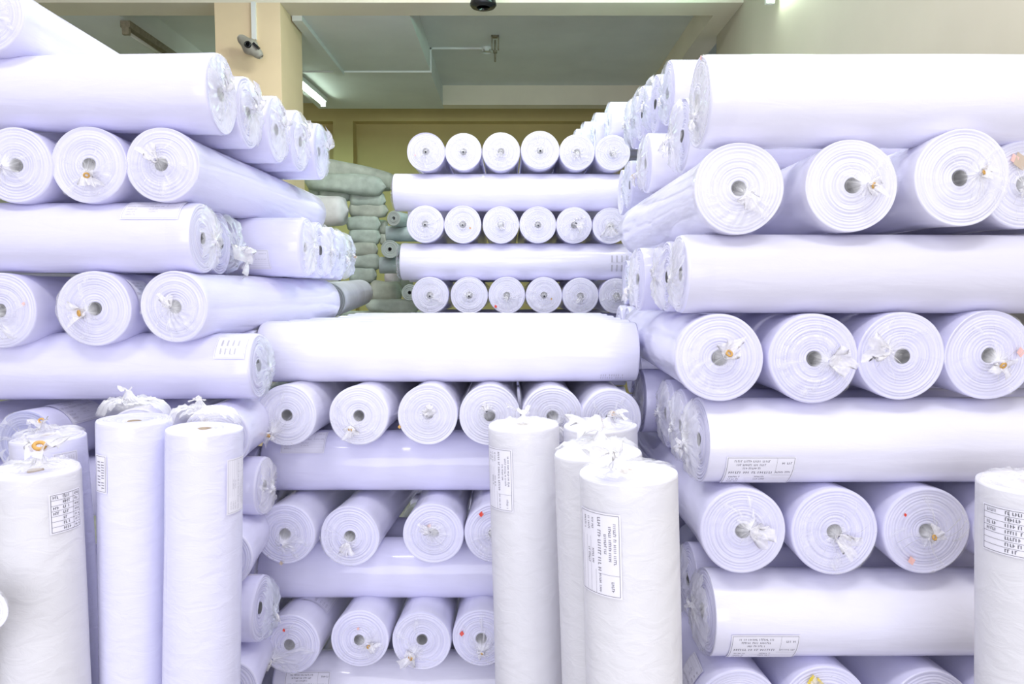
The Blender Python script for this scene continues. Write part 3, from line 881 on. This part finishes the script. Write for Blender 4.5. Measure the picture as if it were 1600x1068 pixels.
Z = lambda h: CAMZ + h
SOF, REC = Z(2.736), Z(3.02)
M['floor'] = plain('concrete_floor', (.42, .41, .40), .6, .2, 3, .2)
M['ceil'] = plain('grey_ceiling_paint', (.72, .75, .73), .8, .06, 2)
M['beam'] = plain('cream_beam_paint', (.80, .74, .60), .7, .05, 2)
M['cream'] = plain('cream_wall_paint', (.49, .455, .36), .7, .06, 1.5)
M['olive'] = plain('ochre_wall_paint', (.62, .50, .22), .7, .07, 1.5)
M['peach'] = plain('peach_pillar_paint', (.78, .62, .40), .7, .06, 2)
M['teal'] = plain('teal_wall_paint', (.12, .24, .30), .7, .06, 2)
M['white'] = plain('white_plastic', (.75, .76, .74), .5)
M['grey'] = plain('grey_plastic', (.34, .32, .27), .5, .2, 20)
M['black'] = plain('black_plastic', (.012, .012, .014), .25)
M['brownmet'] = plain('tarnished_metal', (.25, .22, .15), .5, .3, 30)
M['tube'] = plain('lit_fluorescent_tube', (.9, 1, .93), .4, emit=(.80, 1.0, .86), estr=14)
M['dimtube'] = plain('unlit_tube', (.55, .56, .48), .4)

S('floor', [(-6, 3.6, -4, 12.4, -.1, 0)], M['floor'], 'bare concrete floor under the stacks', 'floor')
S('ceiling', [(-6.2, 3.7, 7.2, 12.5, REC, REC + .1)], M['ceil'], 'grey ceiling recessed between the beams at the back', 'ceiling')
S('ceiling_front', [(-6.2, 2.4, -4, 7.2, Z(3.45), Z(3.55))], M['ceil'], 'grey ceiling above the front stacks', 'ceiling')
S('trim_1', [(-6, 2.2, 7.2, 7.53, SOF, Z(3.45))], M['beam'], 'cream cross beam along the top of the photo', 'beam')
S('trim_2', [(-1.02, 2.0, 11.05, 11.27, SOF, REC)], M['beam'], 'cream cross beam at the back of the ceiling recess', 'beam')
S('trim_3', [(-2.9, -1.02, 7.53, 11.27, SOF, REC)], M['ceil'], 'wide grey ceiling beam running back beside the pillar', 'beam')
S('trim_4', [(-6, -3.92, 7.53, 11.27, SOF, REC)], M['ceil'], 'grey ceiling beam left of the unlit tube lamp', 'beam')
S('trim_5', [(2.0, 2.26, 7.53, 11.27, SOF, REC)], M['beam'], 'narrow cream ceiling beam above the right wall\'s end', 'beam')
S('trim_6', [(-6, 3.6, 12.08, 12.3, SOF, REC)], M['olive'], 'ochre beam along the top of the back wall', 'beam')
S('wall_back', [(-6, 3.6, 12.3, 12.45, 0, REC)], M['olive'], 'ochre back wall beyond the far stack', 'wall')
S('wall_right', [(2.2, 2.36, -4, 8.12, 0, Z(3.45))], M['cream'], 'cream right wall behind the right stack', 'wall')
S('wall_left', [(-6.15, -6, -4, 12.3, 0, Z(3.45))], M['cream'], 'cream left wall beyond the left stack', 'wall')
S('wall_right_back', [(3.6, 3.7, 8.0, 12.3, 0, REC)], M['teal'], 'teal wall glimpsed past the end of the right wall', 'wall')
S('column', [(-2.83, -2.205, 7.2, 7.92, 0, SOF)], M['peach'], 'square peach pillar behind the left stack', 'pillar')
S('pilaster', [(-2.88, -2.56, 12.05, 12.3, 0, SOF)], M['olive'], 'shallow ochre pilaster on the back wall', 'pillar')

# tube lamps -----------------------------------------------------------------
def tube_lamp(label, A, B, lit, mat_body='white', nm='ceiling_tube_lamp'):
    m = frame_for(A, B, 'end')
    L = (B - A).length
    o = empty(nm, m, label, 'lamp', 'ceiling tube lamps')
    v, f = [], []
    box(v, f, -.02, .045, -.05, .05, 0, L)
    link('housing', mesh('housing', v, f), M[mat_body], o, smooth=False)
    v, f = lathe([(.005, .03), (.019, .035), (.019, L - .035), (.005, L - .03)], 16)
    v = [(x - .06, y, z) for x, y, z in v]
    link('tube', mesh('tube', v, f), M['tube' if lit else 'dimtube'], o)
    for zz in (.0, L - .04):
        v, f = [], []
        box(v, f, -.09, -.02, -.035, .035, zz, zz + .04)
        link('end_cap', mesh('cap', v, f), M['brownmet' if not lit else 'white'], o, smooth=False)
    return o
tube_lamp('lit tube lamp on the ceiling just right of the peach pillar', Vector((-2.72, 9.35, SOF - .05)), Vector((-2.66, 10.62, SOF - .05)), True)
tube_lamp('unlit tube lamp under the ceiling beam above the left stack', Vector((-3.9, 7.62, SOF - .06)), Vector((-3.88, 8.85, SOF - .06)), False, 'brownmet')
A = pix(1196, 2, 6.25)
lampR = tube_lamp('lit tube lamp on the right wall at the photo\'s top edge', Vector((2.12, A.y, A.z + .06)), Vector((2.12, A.y - 1.3, A.z + .06)), True, nm='wall_lamp')

# fixture on the pillar ------------------------------------------------------
c = pix(391, 73, 7.06)
cam_o = empty('wall_camera', Matrix.Translation(c) @ Matrix.Rotation(math.radians(42), 4, 'Y') @ Matrix.Scale(1.2, 4), 'small grey oval two-lobed fixture with a dark lens on the peach pillar', 'camera')
v = []
rows, n = 15, 20
for i in range(rows):
    q = i / (rows - 1)
    e = math.sin(PI * max(.02, min(.98, q)))
    rr = (.050 + .007 * math.cos(4 * PI * q)) * (e ** .45)
    for j in range(n):
        t = 2 * PI * j / n
        v.append(((q - .5) * .235, rr * .9 * math.cos(t), rr * 1.15 * math.sin(t)))
f = grid_faces(rows, n) + [tuple(range(n)), tuple((rows - 1) * n + j for j in reversed(range(n)))]
link('housing', mesh('housing', v, f), M['grey'], cam_o)
v, f = lathe([(.026, 0), (.026, .03), (.02, .035), (.012, .03)], 20)
v = [(x, -.03 - z, y) for x, y, z in v]
link('lens', mesh('lens', v, f), M['black'], cam_o)
v, f = [], []
box(v, f, -.02, .02, .02, .14, -.02, .02)
link('bracket', mesh('bracket', v, f), M['grey'], cam_o, smooth=False)
v, f = [], []
box(v, f, .02, .075, -.052, -.02, .025, .045)
link('shade', mesh('shade', v, f), M['black'], cam_o, smooth=False)
a, b = pix(396, 2, 7.185), pix(397, 62, 7.185)
v, f = [], []
box(v, f, a.x - .021, a.x + .021, 7.172, 7.2, b.z, SOF)
tag(link('cable_conduit', mesh('conduit', v, f), M['white'], smooth=False), 'white cable conduit running down the peach pillar to the oval fixture', 'conduit')

# conduit, junction box and hook on the ceiling ------------------------------
v, f = [], []
zc = SOF - .012
a, b = pix(540, 121, 9.39), pix(672, 121, 9.39)
box(v, f, -2.75, -1.02, 9.37, 9.40, SOF - .02, SOF)
box(v, f, -1.02, -1.0, 9.37, 9.40, SOF - .02, REC)
box(v, f, -1.02, -.36, 9.37, 9.40, REC - .02, REC)
tag(link('ceiling_conduit', mesh('conduit', v, f), M['white'], smooth=False), 'thin white conduit stepping across the ceiling recess to a small box', 'conduit')
jb = empty('junction_box', Matrix.Translation((-.31, 9.385, REC)), 'small white junction box on the recessed ceiling', 'box')
v, f = lathe([(.06, -.055), (.068, -.04), (.068, 0)], 20)
link('body', mesh('jbox', v, f), M['white'], jb)
v, f = [], []
box(v, f, -.045, -.02, -.06, -.05, -.06, -.03); box(v, f, .02, .045, -.06, -.05, -.06, -.03)
link('terminal', mesh('terminals', v, f), M['grey'], jb, smooth=False)
v, f = [], []
box(v, f, -2.19, -2.09, 7.53, 9.40, SOF - .05, SOF)
tag(link('ceiling_trunking', mesh('trunking', v, f), M['ceil'], smooth=False), 'grey cable trunking along the wide ceiling beam beside the pillar', 'trunking')
hk = empty('ceiling_hook', Matrix.Translation((-.20, 8.95, REC)), 'rusty fan hook hanging bare from the recessed ceiling', 'hook')
v, f = [], []
box(v, f, -.045, -.03, -.03, .03, -.16, 0); box(v, f, .03, .045, -.03, .03, -.16, 0); box(v, f, -.045, .045, -.03, .03, -.02, 0)
link('bracket', mesh('bracket', v, f), M['brownmet'], hk, smooth=False)
v, f = lathe([(.012, -.30), (.012, -.05)], 10)
v2, f2 = lathe([(.024, -.20), (.024, -.17)], 12)
f += [tuple(len(v) + i for i in q) for q in f2]; v += v2
link('rod', mesh('rod', v, f), M['brownmet'], hk)
# black housing in front of the cross beam ------------------------------------
p = pix(755, 10, 6.9)
bh = empty('hanging_lamp', Matrix.Translation((p.x, p.y, p.z)), 'black bell-shaped housing hanging before the cream beam at the photo\'s top', 'lamp')
v, f = lathe([(.06, -.012), (.108, -.006), (.122, .012), (.112, .06), (.085, .16), (.055, .26), (.03, .30)], 28)
link('lamp_shade', mesh('shade', v, f), M['black'], bh)
v, f = lathe([(.012, .29), (.012, Z(3.45) - p.z)], 10)
link('rod', mesh('rod', v, f), M['black'], bh)

# ================================================================== LIGHT
def area(name, loc, rot, sx, sy, e, col):
    l = bpy.data.lights.new(name, 'AREA')
    l.shape = 'RECTANGLE'; l.size = sx; l.size_y = sy; l.energy = e; l.color = col
    o = bpy.data.objects.new(name, l); C.objects.link(o)
    o.location = loc; o.rotation_euler = rot
    return o
# ceiling fluorescents over the front stacks (above the frame)
for x in (-1.6, 1.2):
    for y in (.6, 2.9):
        area('ceiling_fluorescent', (x, y, Z(2.9)), (0, 0, 0), 1.3, .5, 29, (1.0, .985, 1.0))
area('ceiling_fluorescent', (-.6, 5.6, Z(3.1)), (0, 0, 0), 1.4, .4, 62, (.96, 1, .97))
area('ceiling_fluorescent', (-2.69, 10.0, SOF - .16), (0, 0, 0), .15, 1.2, 34, (.60, 1, .82))
area('ceiling_fluorescent', (2.0, 5.6, A.z), (0, math.radians(110), 0), .15, 1.2, 30, (.52, 1, .80))
# added soft fill from behind the camera, standing in for frontal flash
area('front_fill', (-.4, -3.6, 2.1), (math.radians(86), 0, 0), 5.0, 3.6, 150, (.94, .94, 1.0))

w = bpy.data.worlds.new('world')
bpy.context.scene.world = w
w.use_nodes = True
bg = w.node_tree.nodes['Background']
bg.inputs['Color'].default_value = (.82, .82, 1.0, 1)
bg.inputs['Strength'].default_value = .5

# ================================================================== CAMERA
cd = bpy.data.cameras.new('camera')
cd.sensor_width = 36
cd.lens = F / 1600 * 36
cam = bpy.data.objects.new('camera', cd)
C.objects.link(cam)
cam.location = CAM
cam.rotation_euler = (PI / 2 - PITCH, 0, 0)
sc = bpy.context.scene
sc.camera = cam
sc.view_settings.view_transform = 'Standard'
sc.view_settings.look = 'None'
sc.view_settings.gamma = 1
sc.view_settings.exposure = .5
sc.cycles.use_denoising = True
sc.cycles.transparent_max_bounces = 24
sc.cycles.max_bounces = 10
sc.cycles.diffuse_bounces = 6
